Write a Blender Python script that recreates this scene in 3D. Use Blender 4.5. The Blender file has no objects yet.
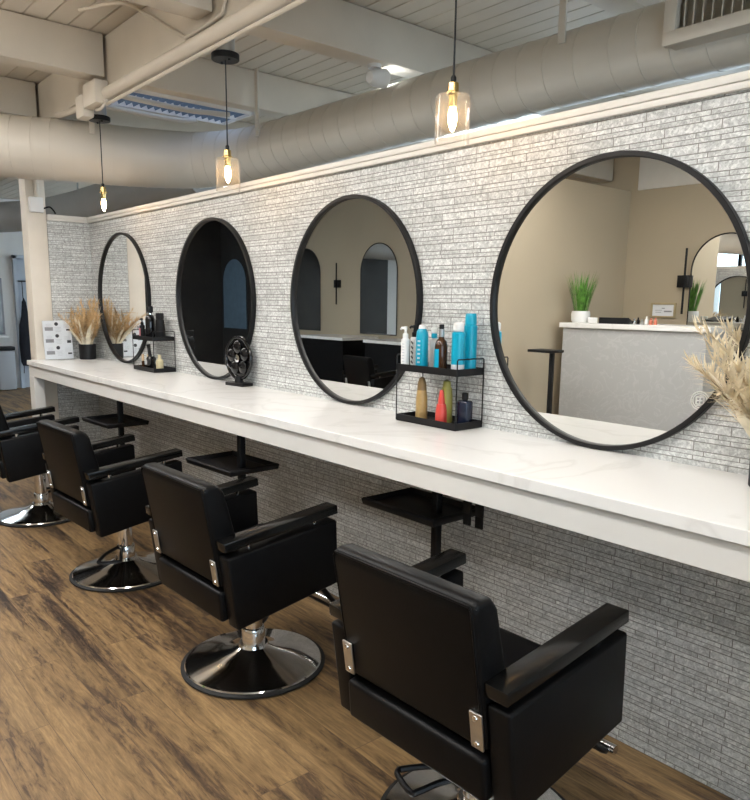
import bpy, bmesh, math, random
from mathutils import Vector, Matrix, Euler
random.seed(7)
S = bpy.context.scene
C = S.collection
PI = math.pi

# ------------------------------------------------------------------ mesh helpers
def nb():
    return bmesh.new()

def xf(bm, verts, loc=(0, 0, 0), rot=(0, 0, 0)):
    m = Matrix.Translation(loc) @ Euler(rot).to_matrix().to_4x4()
    bmesh.ops.transform(bm, matrix=m, verts=verts)

def box(bm, c, s, bev=0.0, rot=(0, 0, 0), seg=2):
    r = bmesh.ops.create_cube(bm, size=1.0)
    vs = r['verts']
    bmesh.ops.scale(bm, vec=s, verts=vs)
    if bev > 0:
        es = list({e for v in vs for e in v.link_edges})
        b = bmesh.ops.bevel(bm, geom=es, offset=bev, segments=seg, profile=0.5, affect='EDGES')
        vs = list({v for f in b['faces'] for v in f.verts} | {v for v in vs if v.is_valid})
    xf(bm, vs, c, rot)
    return bm

def prism(bm, poly, axis, a, b, bev=0.0, seg=2):
    """extrude a polygon; axis 'x' -> poly is (y,z); 'y' -> (x,z); 'z' -> (x,y)"""
    def P(u, v, w):
        return {'x': (w, u, v), 'y': (u, w, v), 'z': (u, v, w)}[axis]
    A = [bm.verts.new(P(u, v, a)) for u, v in poly]
    B = [bm.verts.new(P(u, v, b)) for u, v in poly]
    n = len(poly)
    fs = [bm.faces.new(A), bm.faces.new(list(reversed(B)))]
    for i in range(n):
        fs.append(bm.faces.new((A[i], B[i], B[(i + 1) % n], A[(i + 1) % n])))
    bmesh.ops.recalc_face_normals(bm, faces=fs)
    if bev > 0:
        es = list({e for f in fs for e in f.edges})
        bmesh.ops.bevel(bm, geom=es, offset=bev, segments=seg, profile=0.5, affect='EDGES')
    return bm

def lathe(bm, prof, c=(0, 0, 0), seg=32, rot=(0, 0, 0), sx=1, sy=1):
    rings = []
    allv = []
    for r, z in prof:
        if r < 1e-6:
            ring = [bm.verts.new((0, 0, z))]
        else:
            ring = [bm.verts.new((r * math.cos(2 * PI * i / seg) * sx, r * math.sin(2 * PI * i / seg) * sy, z)) for i in range(seg)]
        rings.append(ring)
        allv += ring
    fs = []
    for a, b in zip(rings, rings[1:]):
        for i in range(seg):
            j = (i + 1) % seg
            if len(a) == 1 and len(b) == 1:
                continue
            if len(a) == 1:
                fs.append(bm.faces.new((a[0], b[i], b[j])))
            elif len(b) == 1:
                fs.append(bm.faces.new((a[i], b[0], a[j])))
            else:
                fs.append(bm.faces.new((a[i], b[i], b[j], a[j])))
    if len(rings[0]) > 1:
        fs.append(bm.faces.new(rings[0]))
    if len(rings[-1]) > 1:
        fs.append(bm.faces.new(list(reversed(rings[-1]))))
    bmesh.ops.recalc_face_normals(bm, faces=fs)
    xf(bm, allv, c, rot)
    return bm

def cyl(bm, c, r, h, seg=24, rot=(0, 0, 0), bev=0.0):
    """cylinder whose base centre is c"""
    b = bev
    prof = [(r, 0), (r, h)] if b <= 0 else [(r - b, 0), (r, b), (r, h - b), (r - b, h)]
    return lathe(bm, prof, c, seg, rot)

def tube(bm, pts, r, seg=10, closed=False):
    pts = [Vector(p) for p in pts]
    n = len(pts)
    rs = r if isinstance(r, (list, tuple)) else [r] * n
    rings = []
    prev = None
    for i, p in enumerate(pts):
        if closed:
            t = (pts[(i + 1) % n] - pts[i - 1]).normalized()
        else:
            t = (pts[min(i + 1, n - 1)] - pts[max(i - 1, 0)]).normalized()
        if prev is None:
            up = Vector((0, 0, 1)) if abs(t.z) < 0.9 else Vector((1, 0, 0))
            a = t.cross(up).normalized()
        else:
            a = (prev - t * prev.dot(t)).normalized()
        prev = a
        b = t.cross(a)
        rings.append([bm.verts.new(p + (a * math.cos(2 * PI * k / seg) + b * math.sin(2 * PI * k / seg)) * rs[i]) for k in range(seg)])
    fs = []
    rr = rings + [rings[0]] if closed else rings
    for A, B in zip(rr, rr[1:]):
        for k in range(seg):
            fs.append(bm.faces.new((A[k], B[k], B[(k + 1) % seg], A[(k + 1) % seg])))
    if not closed:
        fs.append(bm.faces.new(rings[0]))
        fs.append(bm.faces.new(list(reversed(rings[-1]))))
    bmesh.ops.recalc_face_normals(bm, faces=fs)
    return bm

def smooth_path(pts, n=8):
    """Catmull-Rom through points (any dimension)"""
    out = []
    P = [pts[0]] + list(pts) + [pts[-1]]
    for i in range(1, len(P) - 2):
        for k in range(n):
            t = k / n
            q = []
            for a, b, c, d in zip(P[i - 1], P[i], P[i + 1], P[i + 2]):
                q.append(0.5 * (2 * b + (c - a) * t + (2 * a - 5 * b + 4 * c - d) * t * t + (3 * b - a - 3 * c + d) * t ** 3))
            out.append(tuple(q))
    out.append(tuple(pts[-1]))
    return out

def obj(name, bm, m, parent=None, label=None, flat=False, ang=35):
    me = bpy.data.meshes.new(name)
    bm.to_mesh(me)
    bm.free()
    if not flat:
        for p in me.polygons:
            p.use_smooth = True
        me.set_sharp_from_angle(angle=math.radians(ang))
    me.materials.append(m)
    o = bpy.data.objects.new(name, me)
    C.objects.link(o)
    if parent:
        o.parent = parent
    if label:
        o['label'] = label
    return o

def tag(o, label, cat, group=None):
    o['label'] = label
    o['category'] = cat
    if group:
        o['group'] = group
    return o

def thing(name, label, cat, loc=(0, 0, 0), rz=0.0, group=None):
    o = bpy.data.objects.new(name, None)
    o.empty_display_size = 0.05
    C.objects.link(o)
    o.location = loc
    o.rotation_euler = (0, 0, rz)
    return tag(o, label, cat, group)

def struct(name, bm, m, parent=None, flat=False, ang=35):
    o = obj(name, bm, m, parent, flat=flat, ang=ang)
    if not parent:
        o['kind'] = 'structure'
    return o

def kids(o):
    return [c for c in C.objects if c.parent == o]

def dup(root, loc, rz, label, group=None):
    r = root.copy()
    C.objects.link(r)
    r.location = loc
    r.rotation_euler = (0, 0, rz)
    r['label'] = label
    if group:
        r['group'] = group
    for ch in kids(root):
        c = ch.copy()
        C.objects.link(c)
        c.parent = r
        for g in kids(ch):
            d = g.copy()
            C.objects.link(d)
            d.parent = c
    return r

# ------------------------------------------------------------------ materials
def newmat(name):
    m = bpy.data.materials.new(name)
    m.use_nodes = True
    nt = m.node_tree
    return m, nt, nt.nodes, nt.links, nt.nodes['Principled BSDF']

def mat(name, col, rough=0.5, metal=0.0, var=0.06, scale=8.0, bump=0.0, bscale=60.0, coat=0.0, spec=0.5):
    m, nt, N, L, P = newmat(name)
    tc = N.new('ShaderNodeTexCoord')
    nz = N.new('ShaderNodeTexNoise')
    nz.inputs['Scale'].default_value = scale
    nz.inputs['Detail'].default_value = 4
    L.new(tc.outputs['Object'], nz.inputs['Vector'])
    cr = N.new('ShaderNodeValToRGB')
    a = [max(0, c * (1 - var)) for c in col]
    b = [min(1, c * (1 + var)) for c in col]
    cr.color_ramp.elements[0].position = 0.3
    cr.color_ramp.elements[1].position = 0.7
    cr.color_ramp.elements[0].color = (*a, 1)
    cr.color_ramp.elements[1].color = (*b, 1)
    L.new(nz.outputs['Fac'], cr.inputs['Fac'])
    L.new(cr.outputs['Color'], P.inputs['Base Color'])
    P.inputs['Roughness'].default_value = rough
    P.inputs['Metallic'].default_value = metal
    P.inputs['Coat Weight'].default_value = coat
    P.inputs['Specular IOR Level'].default_value = spec
    if bump > 0:
        n2 = N.new('ShaderNodeTexNoise')
        n2.inputs['Scale'].default_value = bscale
        L.new(tc.outputs['Object'], n2.inputs['Vector'])
        bp = N.new('ShaderNodeBump')
        bp.inputs['Strength'].default_value = bump
        bp.inputs['Distance'].default_value = 0.004
        L.new(n2.outputs['Fac'], bp.inputs['Height'])
        L.new(bp.outputs['Normal'], P.inputs['Normal'])
    return m

def emit(name, col, strength):
    m, nt, N, L, P = newmat(name)
    P.inputs['Base Color'].default_value = (*col, 1)
    P.inputs['Emission Color'].default_value = (*col, 1)
    P.inputs['Emission Strength'].default_value = strength
    return m

def glass_thin(name, tint, refl=0.9, haze=0.0):
    m, nt, N, L, P = newmat(name)
    N.remove(P)
    out = N['Material Output']
    tr = N.new('ShaderNodeBsdfTransparent')
    tr.inputs['Color'].default_value = (*tint, 1)
    gl = N.new('ShaderNodeBsdfGlossy')
    gl.inputs['Roughness'].default_value = 0.03
    lw = N.new('ShaderNodeLayerWeight')
    lw.inputs['Blend'].default_value = 0.5
    pw = N.new('ShaderNodeMath')
    pw.operation = 'POWER'
    pw.inputs[1].default_value = 3.0
    L.new(lw.outputs['Facing'], pw.inputs[0])
    mx = N.new('ShaderNodeMixShader')
    mul = N.new('ShaderNodeMath')
    mul.operation = 'MULTIPLY'
    mul.inputs[1].default_value = refl
    L.new(pw.outputs[0], mul.inputs[0])
    L.new(mul.outputs[0], mx.inputs['Fac'])
    L.new(tr.outputs[0], mx.inputs[1])
    L.new(gl.outputs[0], mx.inputs[2])
    if haze > 0:
        df = N.new('ShaderNodeBsdfTranslucent')
        df.inputs['Color'].default_value = (1, 0.97, 0.92, 1)
        m3 = N.new('ShaderNodeMixShader')
        m3.inputs['Fac'].default_value = haze
        L.new(mx.outputs[0], m3.inputs[1]); L.new(df.outputs[0], m3.inputs[2])
        L.new(m3.outputs[0], out.inputs['Surface'])
    else:
        L.new(mx.outputs[0], out.inputs['Surface'])
    return m

def tile_mat():
    """thin stacked glass mosaic: crackled pearl-white strips of random length"""
    m, nt, N, L, P = newmat('glass_mosaic_tile')
    tc = N.new('ShaderNodeTexCoord')
    sp = N.new('ShaderNodeSeparateXYZ')
    L.new(tc.outputs['Object'], sp.inputs[0])
    ad = N.new('ShaderNodeMath')
    ad.operation = 'SUBTRACT'
    L.new(sp.outputs['X'], ad.inputs[0])
    L.new(sp.outputs['Y'], ad.inputs[1])
    cb = N.new('ShaderNodeCombineXYZ')
    L.new(ad.outputs[0], cb.inputs['X'])
    # rows of uneven height: bend the height coordinate a little
    s1 = N.new('ShaderNodeMath'); s1.operation = 'MULTIPLY'; s1.inputs[1].default_value = 2 * PI / 0.0555
    L.new(sp.outputs['Z'], s1.inputs[0])
    s2 = N.new('ShaderNodeMath'); s2.operation = 'SINE'
    L.new(s1.outputs[0], s2.inputs[0])
    s3 = N.new('ShaderNodeMath'); s3.operation = 'MULTIPLY_ADD'; s3.inputs[1].default_value = 0.0042
    L.new(s2.outputs[0], s3.inputs[0]); L.new(sp.outputs['Z'], s3.inputs[2])
    L.new(s3.outputs[0], cb.inputs['Y'])

    def brick(w, h, mort, off, sq, sqf):
        b = N.new('ShaderNodeTexBrick')
        b.offset = off
        b.offset_frequency = 2
        b.squash = sq
        b.squash_frequency = sqf
        b.inputs['Scale'].default_value = 1.0
        b.inputs['Brick Width'].default_value = w
        b.inputs['Row Height'].default_value = h
        b.inputs['Mortar Size'].default_value = mort
        b.inputs['Mortar Smooth'].default_value = 0.15
        b.inputs['Bias'].default_value = 0.0
        b.inputs['Color1'].default_value = (0, 0, 0, 1)
        b.inputs['Color2'].default_value = (1, 1, 1, 1)
        b.inputs['Mortar'].default_value = (0.5, 0.5, 0.5, 1)
        L.new(cb.outputs[0], b.inputs['Vector'])
        return b
    b1 = brick(0.165, 0.0185, 0.0015, 0.37, 0.62, 3)
    # crackle
    vo = N.new('ShaderNodeTexVoronoi')
    vo.feature = 'F1'
    vo.inputs['Scale'].default_value = 105
    L.new(tc.outputs['Object'], vo.inputs['Vector'])
    nz = N.new('ShaderNodeTexNoise')
    nz.inputs['Scale'].default_value = 75
    nz.inputs['Detail'].default_value = 5
    nz.inputs['Distortion'].default_value = 1.6
    L.new(tc.outputs['Object'], nz.inputs['Vector'])
    # per-tile tone
    rt = N.new('ShaderNodeValToRGB')
    e = rt.color_ramp.elements
    e[0].position = 0.0
    e[0].color = (0.66, 0.67, 0.665, 1)
    e[1].position = 1.0
    e[1].color = (0.82, 0.83, 0.825, 1)
    L.new(b1.outputs['Color'], rt.inputs['Fac'])
    rn = N.new('ShaderNodeValToRGB')
    e = rn.color_ramp.elements
    e[0].position = 0.38
    e[0].color = (0.66, 0.67, 0.67, 1)
    e[1].position = 0.60
    e[1].color = (1, 1, 1, 1)
    L.new(nz.outputs['Fac'], rn.inputs['Fac'])
    m1 = N.new('ShaderNodeMix')
    m1.data_type = 'RGBA'
    m1.blend_type = 'MULTIPLY'
    m1.inputs['Factor'].default_value = 0.8
    sv = N.new('ShaderNodeSeparateColor')
    L.new(vo.outputs['Color'], sv.inputs[0])
    rf = N.new('ShaderNodeValToRGB')  # crackle flecks, brightened in the colour to read as glints
    e = rf.color_ramp.elements
    e[0].position = 0.0
    e[0].color = (0.80, 0.81, 0.81, 1)
    e[1].position = 1.0
    e[1].color = (1.16, 1.16, 1.15, 1)
    L.new(sv.outputs[0], rf.inputs['Fac'])
    m0 = N.new('ShaderNodeMix')
    m0.data_type = 'RGBA'
    m0.blend_type = 'MULTIPLY'
    m0.inputs['Factor'].default_value = 1.0
    L.new(rt.outputs['Color'], m0.inputs['A'])
    L.new(rf.outputs['Color'], m0.inputs['B'])
    L.new(m0.outputs['Result'], m1.inputs['A'])
    L.new(rn.outputs['Color'], m1.inputs['B'])
    m2 = N.new('ShaderNodeMix')
    m2.data_type = 'RGBA'
    L.new(b1.outputs['Fac'], m2.inputs['Factor'])
    L.new(m1.outputs['Result'], m2.inputs['A'])
    m2.inputs['B'].default_value = (0.29, 0.285, 0.27, 1)
    L.new(m2.outputs['Result'], P.inputs['Base Color'])
    P.inputs['Roughness'].default_value = 0.2
    # bump
    inv = N.new('ShaderNodeMath')
    inv.operation = 'MULTIPLY_ADD'
    L.new(b1.outputs['Fac'], inv.inputs[0])
    inv.inputs[1].default_value = -1.0
    inv.inputs[2].default_value = 1.0
    bp = N.new('ShaderNodeBump')
    bp.inputs['Strength'].default_value = 0.9
    bp.inputs['Distance'].default_value = 0.0035
    L.new(inv.outputs[0], bp.inputs['Height'])
    sm = N.new('ShaderNodeMath')
    sm.operation = 'MULTIPLY_ADD'
    L.new(vo.outputs['Color'], sm.inputs[0])
    sm.inputs[1].default_value = 0.6
    L.new(nz.outputs['Fac'], sm.inputs[2])
    b2 = N.new('ShaderNodeBump')
    b2.inputs['Strength'].default_value = 0.8
    b2.inputs['Distance'].default_value = 0.004
    L.new(sm.outputs[0], b2.inputs['Height'])
    L.new(bp.outputs['Normal'], b2.inputs['Normal'])
    L.new(b2.outputs['Normal'], P.inputs['Normal'])
    return m

def floor_mat():
    m, nt, N, L, P = newmat('vinyl_plank_floor')
    tc = N.new('ShaderNodeTexCoord')
    b = N.new('ShaderNodeTexBrick')
    b.offset = 0.37
    b.inputs['Scale'].default_value = 1
    b.inputs['Brick Width'].default_value = 1.22
    b.inputs['Row Height'].default_value = 0.178
    b.inputs['Mortar Size'].default_value = 0.0011
    b.inputs['Color1'].default_value = (0, 0, 0, 1)
    b.inputs['Color2'].default_value = (1, 1, 1, 1)
    b.inputs['Mortar'].default_value = (0.5, 0.5, 0.5, 1)
    L.new(tc.outputs['Object'], b.inputs['Vector'])
    # offset the grain plank by plank
    off = N.new('ShaderNodeVectorMath')
    off.operation = 'MULTIPLY_ADD'
    L.new(b.outputs['Color'], off.inputs[0])
    off.inputs[1].default_value = (17.3, 9.1, 5.0)
    L.new(tc.outputs['Object'], off.inputs[2])

    def noise(sx, sy, det, dist, rough=0.6):
        mp = N.new('ShaderNodeMapping')
        mp.inputs['Scale'].default_value = (sx, sy, 1)
        L.new(off.outputs[0], mp.inputs['Vector'])
        n = N.new('ShaderNodeTexNoise')
        n.inputs['Scale'].default_value = 1
        n.inputs['Detail'].default_value = det
        n.inputs['Roughness'].default_value = rough
        n.inputs['Distortion'].default_value = dist
        L.new(mp.outputs[0], n.inputs['Vector'])
        return n
    big = noise(0.8, 8.5, 4, 1.2)
    fine = noise(6.0, 90.0, 6, 0.6, 0.7)
    knot = noise(5.0, 26.0, 8, 2.2, 0.75)
    r1 = N.new('ShaderNodeValToRGB')
    e = r1.color_ramp.elements
    e[0].position = 0.40
    e[0].color = (0.036, 0.022, 0.015, 1)
    e[1].position = 0.64
    e[1].color = (0.345, 0.222, 0.105, 1)
    x = e.new(0.465)
    x.color = (0.115, 0.070, 0.039, 1)
    x = e.new(0.52)
    x.color = (0.225, 0.140, 0.065, 1)
    mixk = N.new('ShaderNodeMath')
    mixk.operation = 'MULTIPLY_ADD'
    L.new(knot.outputs['Fac'], mixk.inputs[0])
    mixk.inputs[1].default_value = 0.42
    mb = N.new('ShaderNodeMath')
    mb.operation = 'MULTIPLY'
    L.new(big.outputs['Fac'], mb.inputs[0])
    mb.inputs[1].default_value = 0.62
    L.new(mb.outputs[0], mixk.inputs[2])
    L.new(mixk.outputs[0], r1.inputs['Fac'])
    r2 = N.new('ShaderNodeValToRGB')
    e = r2.color_ramp.elements
    e[0].position = 0.35
    e[0].color = (0.55, 0.55, 0.55, 1)
    e[1].position = 0.6
    e[1].color = (1.1, 1.1, 1.1, 1)
    L.new(fine.outputs['Fac'], r2.inputs['Fac'])
    mu = N.new('ShaderNodeMix')
    mu.data_type = 'RGBA'
    mu.blend_type = 'MULTIPLY'
    mu.inputs['Factor'].default_value = 0.8
    L.new(r1.outputs['Color'], mu.inputs['A'])
    L.new(r2.outputs['Color'], mu.inputs['B'])
    # plank tone
    r3 = N.new('ShaderNodeValToRGB')
    r3.color_ramp.elements[0].color = (0.90, 0.90, 0.90, 1)
    r3.color_ramp.elements[1].color = (1.06, 1.05, 1.02, 1)
    L.new(b.outputs['Color'], r3.inputs['Fac'])
    mu2 = N.new('ShaderNodeMix')
    mu2.data_type = 'RGBA'
    mu2.blend_type = 'MULTIPLY'
    mu2.inputs['Factor'].default_value = 1
    L.new(mu.outputs['Result'], mu2.inputs['A'])
    L.new(r3.outputs['Color'], mu2.inputs['B'])
    seam = N.new('ShaderNodeMix')
    seam.data_type = 'RGBA'
    L.new(b.outputs['Fac'], seam.inputs['Factor'])
    L.new(mu2.outputs['Result'], seam.inputs['A'])
    seam.inputs['B'].default_value = (0.11, 0.07, 0.04, 1)
    L.new(seam.outputs['Result'], P.inputs['Base Color'])
    P.inputs['Roughness'].default_value = 0.5
    P.inputs['Specular IOR Level'].default_value = 0.35
    bp = N.new('ShaderNodeBump')
    bp.inputs['Strength'].default_value = 0.25
    bp.inputs['Distance'].default_value = 0.002
    L.new(fine.outputs['Fac'], bp.inputs['Height'])
    L.new(bp.outputs['Normal'], P.inputs['Normal'])
    return m

def quartz_mat(name, base, vein, rough, scale=1.3, amt=0.5):
    m, nt, N, L, P = newmat(name)
    tc = N.new('ShaderNodeTexCoord')
    n = N.new('ShaderNodeTexNoise')
    n.inputs['Scale'].default_value = scale
    n.inputs['Detail'].default_value = 8
    n.inputs['Distortion'].default_value = 1.8
    L.new(tc.outputs['Object'], n.inputs['Vector'])
    r = N.new('ShaderNodeValToRGB')
    e = r.color_ramp.elements
    e[0].position = 0.47
    e[0].color = (0, 0, 0, 1)
    e[1].position = 0.53
    e[1].color = (0, 0, 0, 1)
    x = e.new(0.5)
    x.color = (amt, amt, amt, 1)
    L.new(n.outputs['Fac'], r.inputs['Fac'])
    mx = N.new('ShaderNodeMix')
    mx.data_type = 'RGBA'
    L.new(r.outputs['Color'], mx.inputs['Factor'])
    mx.inputs['A'].default_value = (*base, 1)
    mx.inputs['B'].default_value = (*vein, 1)
    L.new(mx.outputs['Result'], P.inputs['Base Color'])
    P.inputs['Roughness'].default_value = rough
    return m

M_tile = tile_mat()
M_floor = floor_mat()
M_quartz = quartz_mat('white_quartz', (0.86, 0.855, 0.84), (0.70, 0.69, 0.67), 0.22, amt=0.45)
M_deskstone = quartz_mat('grey_concrete_panel', (0.47, 0.475, 0.47), (0.56, 0.565, 0.56), 0.45, scale=5.0, amt=0.6)
M_cream = mat('cream_painted_wood', (0.66, 0.60, 0.51), 0.55, var=0.05, scale=3, bump=0.15, bscale=25)
M_white = mat('white_painted_trim', (0.76, 0.735, 0.69), 0.5, var=0.03)
M_apron = mat('off_white_apron', (0.74, 0.73, 0.70), 0.5, var=0.03, scale=3)
M_post = mat('warm_white_post', (0.76, 0.70, 0.61), 0.5, var=0.03)
M_duct = mat('painted_duct', (0.60, 0.555, 0.48), 0.42, var=0.04, scale=2)
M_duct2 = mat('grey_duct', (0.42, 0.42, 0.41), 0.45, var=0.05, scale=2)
M_beige = mat('beige_wall_paint', (0.47, 0.395, 0.285), 0.7, var=0.03, scale=1.2)
M_whitewall = mat('white_wall_paint', (0.78, 0.78, 0.77), 0.7, var=0.02, scale=2)
M_greywall = mat('cool_grey_wall_paint', (0.40, 0.42, 0.45), 0.7, var=0.04, scale=2)
M_unlit = mat('unlit_area_charcoal', (0.036, 0.032, 0.029), 0.6, var=0.2, scale=3)  # near-black colour stands in for the unlit area the third mirror reflects
M_bluepanel = mat('pale_blue_door', (0.50, 0.56, 0.64), 0.5, var=0.03)
M_black = mat('black_powder_coat', (0.007, 0.007, 0.008), 0.45, var=0.2, spec=0.3)
M_blackrim = mat('satin_black_frame', (0.008, 0.008, 0.009), 0.42, var=0.15, spec=0.3)
M_vinyl = mat('black_vinyl', (0.0045, 0.0045, 0.005), 0.42, var=0.2, scale=30, bump=0.12, bscale=260, spec=0.16)
M_lacquer = mat('black_lacquered_arm', (0.006, 0.006, 0.006), 0.20, var=0.25, scale=20, spec=0.4)
M_rubber = mat('black_rubber', (0.012, 0.012, 0.012), 0.7)
M_chrome = mat('chrome', (0.84, 0.84, 0.84), 0.10, 1.0, var=0.02)
M_steel = mat('brushed_steel', (0.62, 0.61, 0.58), 0.32, 1.0, var=0.05, scale=40)
M_galv = mat('galvanised_box', (0.55, 0.55, 0.55), 0.35, 1.0)
M_brass = mat('brass', (0.70, 0.50, 0.20), 0.25, 1.0, var=0.05)
M_mirror = mat('mirror_glass', (0.90, 0.91, 0.90), 0.004, 1.0, var=0.0)
M_slate = mat('slate_blue_panel', (0.14, 0.20, 0.26), 0.4, var=0.1)
M_glass = glass_thin('clear_glass_shade', (0.985, 0.98, 0.97), 0.6, 0.025)
M_pane = glass_thin('window_glass', (0.95, 0.97, 0.97), 0.4)
M_acrylic = glass_thin('clear_acrylic', (0.97, 0.98, 0.985), 0.35)
M_bulb = emit('warm_bulb', (1.0, 0.62, 0.28), 75)
M_fill_warm = emit('fill_panel_neutral', (1.0, 0.985, 0.965), 17.5)  # glow for the added, unseen ceiling panels
M_fill_cool = emit('fill_panel_cool', (0.72, 0.85, 1.0), 10.0)
M_fillup_warm = emit('fill_uplight_neutral', (1.0, 0.965, 0.92), 12.0)
M_fillup_cool = emit('fill_uplight_cool', (0.64, 0.81, 1.0), 36.0)
M_spotlit = emit('spot_lamp', (0.85, 0.93, 1.0), 25)
M_louverglow = emit('troffer_tube', (0.55, 0.70, 1.0), 1.5)
M_plume = mat('dried_pampas', (0.70, 0.50, 0.27), 0.85, var=0.25, scale=25)
M_plumepale = mat('pale_pampas', (0.86, 0.73, 0.53), 0.85, var=0.2, scale=25)
M_plume2 = mat('pale_dried_leaf', (0.86, 0.77, 0.60), 0.8, var=0.18, scale=20)
M_grass = mat('green_grass', (0.10, 0.26, 0.035), 0.6, var=0.5, scale=30)
M_cyan = mat('turquoise_can', (0.0, 0.335, 0.50), 0.3, var=0.04)
M_plwhite = mat('white_plastic', (0.80, 0.80, 0.79), 0.35, var=0.02)
M_ink = mat('dark_ink', (0.05, 0.05, 0.06), 0.7, var=0.1)
M_greyink = mat('grey_ink', (0.30, 0.30, 0.32), 0.7, var=0.1)
M_paleink = mat('pale_grey_ink', (0.60, 0.61, 0.64), 0.7, var=0.05)
M_paper = mat('white_paper', (0.82, 0.83, 0.86), 0.6, var=0.02)
M_amber = mat('amber_bottle_glass', (0.055, 0.022, 0.008), 0.12, var=0.2)
M_gold = mat('gold_bottle', (0.42, 0.28, 0.11), 0.3, var=0.15, scale=30)
M_goldcap = mat('bronze_cap', (0.20, 0.125, 0.05), 0.3, var=0.1)
M_red = mat('coral_red_bottle', (0.60, 0.065, 0.05), 0.3, var=0.08)
M_olive = mat('olive_yellow_bottle', (0.42, 0.38, 0.09), 0.3, var=0.08)
M_navy = mat('navy_bottle_glass', (0.010, 0.016, 0.035), 0.1, var=0.2)
M_pink = mat('pink_label', (0.62, 0.22, 0.24), 0.5)
M_creamb = mat('cream_bottle', (0.66, 0.58, 0.36), 0.35)
M_tan = mat('tan_cap', (0.58, 0.42, 0.26), 0.5)
M_glossblk = mat('glossy_black', (0.008, 0.008, 0.009), 0.08, var=0.1)
M_coral = mat('coral_glass', (0.70, 0.22, 0.14), 0.3)
M_goldframe = mat('gilt_frame', (0.45, 0.36, 0.20), 0.4, var=0.1)
M_cloth = mat('dark_navy_cloth', (0.012, 0.014, 0.022), 0.9, var=0.3)

# ------------------------------------------------------------------ key sizes
CT = 0.968          # counter top height
XL = -5.82          # counter's left end / return wall
XR = 3.4            # right end of the room
YB = -4.90          # wall opposite
ZC = 2.90           # ceiling

# ------------------------------------------------------------------ room shell
bm = nb(); box(bm, (-5, 0.2, -0.05), (17.4, 10.6, 0.1)); struct('floor', bm, M_floor)

bm = nb()           # boarded ceiling: boards run along the mirror wall
y = YB - 0.1
k = 0
while y < 5.4:
    box(bm, (-5, y + 0.058, ZC + 0.02), (17.4, 0.1125, 0.03), 0.004, seg=1)
    y += 0.117
box(bm, (-5, 0.2, ZC + 0.055), (17.4, 10.6, 0.03))
struct('ceiling', bm, M_cream)

bm = nb(); box(bm, ((XL - 0.06 + XR) / 2, 0.06, 1.0), (XR - XL + 0.06, 0.12, 2.0)); struct('wall_back', bm, M_tile)
bm = nb(); box(bm, (XL - 0.06, -0.155, 1.0), (0.12, 0.308, 2.0)); struct('wall_return', bm, M_tile)

def crown(name, a, b, nrm):
    """two-step cap moulding from a to b (plan points), nrm points into the room"""
    bm = nb()
    d = Vector((b[0] - a[0], b[1] - a[1], 0)); L_ = d.length
    ang = math.atan2(d.y, d.x)
    c = Vector(((a[0] + b[0]) / 2, (a[1] + b[1]) / 2, 0))
    n = Vector(nrm)
    box(bm, c + Vector((0, 0, 2.019)), (L_, 0.17, 0.023), 0.004, (0, 0, ang))
    box(bm, c + n * 0.070 + Vector((0, 0, 1.998)), (L_, 0.018, 0.019), 0.003, (0, 0, ang))
    return struct(name, bm, M_white)
crown('trim_1', (XL - 0.12, 0.06), (XR, 0.06), (0, -1, 0))
crown('trim_2', (XL - 0.06, -0.31), (XL - 0.06, -0.02), (1, 0, 0))

bm = nb(); box(bm, (XL - 0.075, -0.378, 1.45), (0.15, 0.135, 2.9), 0.004); struct('trim_3', bm, M_post)

bm = nb(); box(bm, ((-10.95 + 3.5) / 2, YB - 0.06, 1.45), (14.45, 0.12, 2.9))
struct('wall_front', bm, M_beige)
bm = nb(); box(bm, (-0.36, YB + 0.015, 2.725), (7.5, 0.03, 0.35), 0.004); struct('trim_4', bm, M_white)
bm = nb(); box(bm, (-11.8, YB + 0.05, 1.45), (1.7, 0.12, 2.9)); struct('wall_front_dark', bm, M_unlit)
bm = nb(); box(bm, (-4.26, -3.885, 1.275), (0.12, 2.03, 2.55)); struct('wall_partition', bm, M_beige)
bm = nb(); box(bm, (-12.55, -2.9, 1.45), (0.1, 4.1, 2.9)); struct('wall_left_dark', bm, M_unlit)
bm = nb(); box(bm, (-12.55, 2.3, 1.45), (0.1, 6.3, 2.9)); struct('wall_left', bm, M_whitewall)
bm = nb()
box(bm, (-5, 5.4, 0.35), (17.4, 0.1, 0.7)); box(bm, (-5, 5.4, 2.8), (17.4, 0.1, 0.2)); box(bm, (-13.2, 5.4, 1.7), (1.0, 0.1, 2.0)); box(bm, (3.2, 5.4, 1.7), (1.0, 0.1, 2.0))
struct('wall_far', bm, M_greywall)
w2 = bpy.data.objects.new('added_window', None); C.objects.link(w2); w2['kind'] = 'structure'  # unseen window band added to bring cool daylight onto the far ceiling
bm = nb()
for k in range(7):
    box(bm, (-12.7 + k * 2.567, 5.4, 1.7), (0.07, 0.08, 2.0))
for zz in (0.73, 2.67):
    box(bm, (-5, 5.4, zz), (15.4, 0.08, 0.06))
obj('window_frame', bm, M_black, w2)
for k in range(6):
    bm = nb(); box(bm, (-11.416 + k * 2.567, 5.4, 1.7), (2.49, 0.008, 1.88)); obj('window_pane', bm, M_pane, w2)
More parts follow.
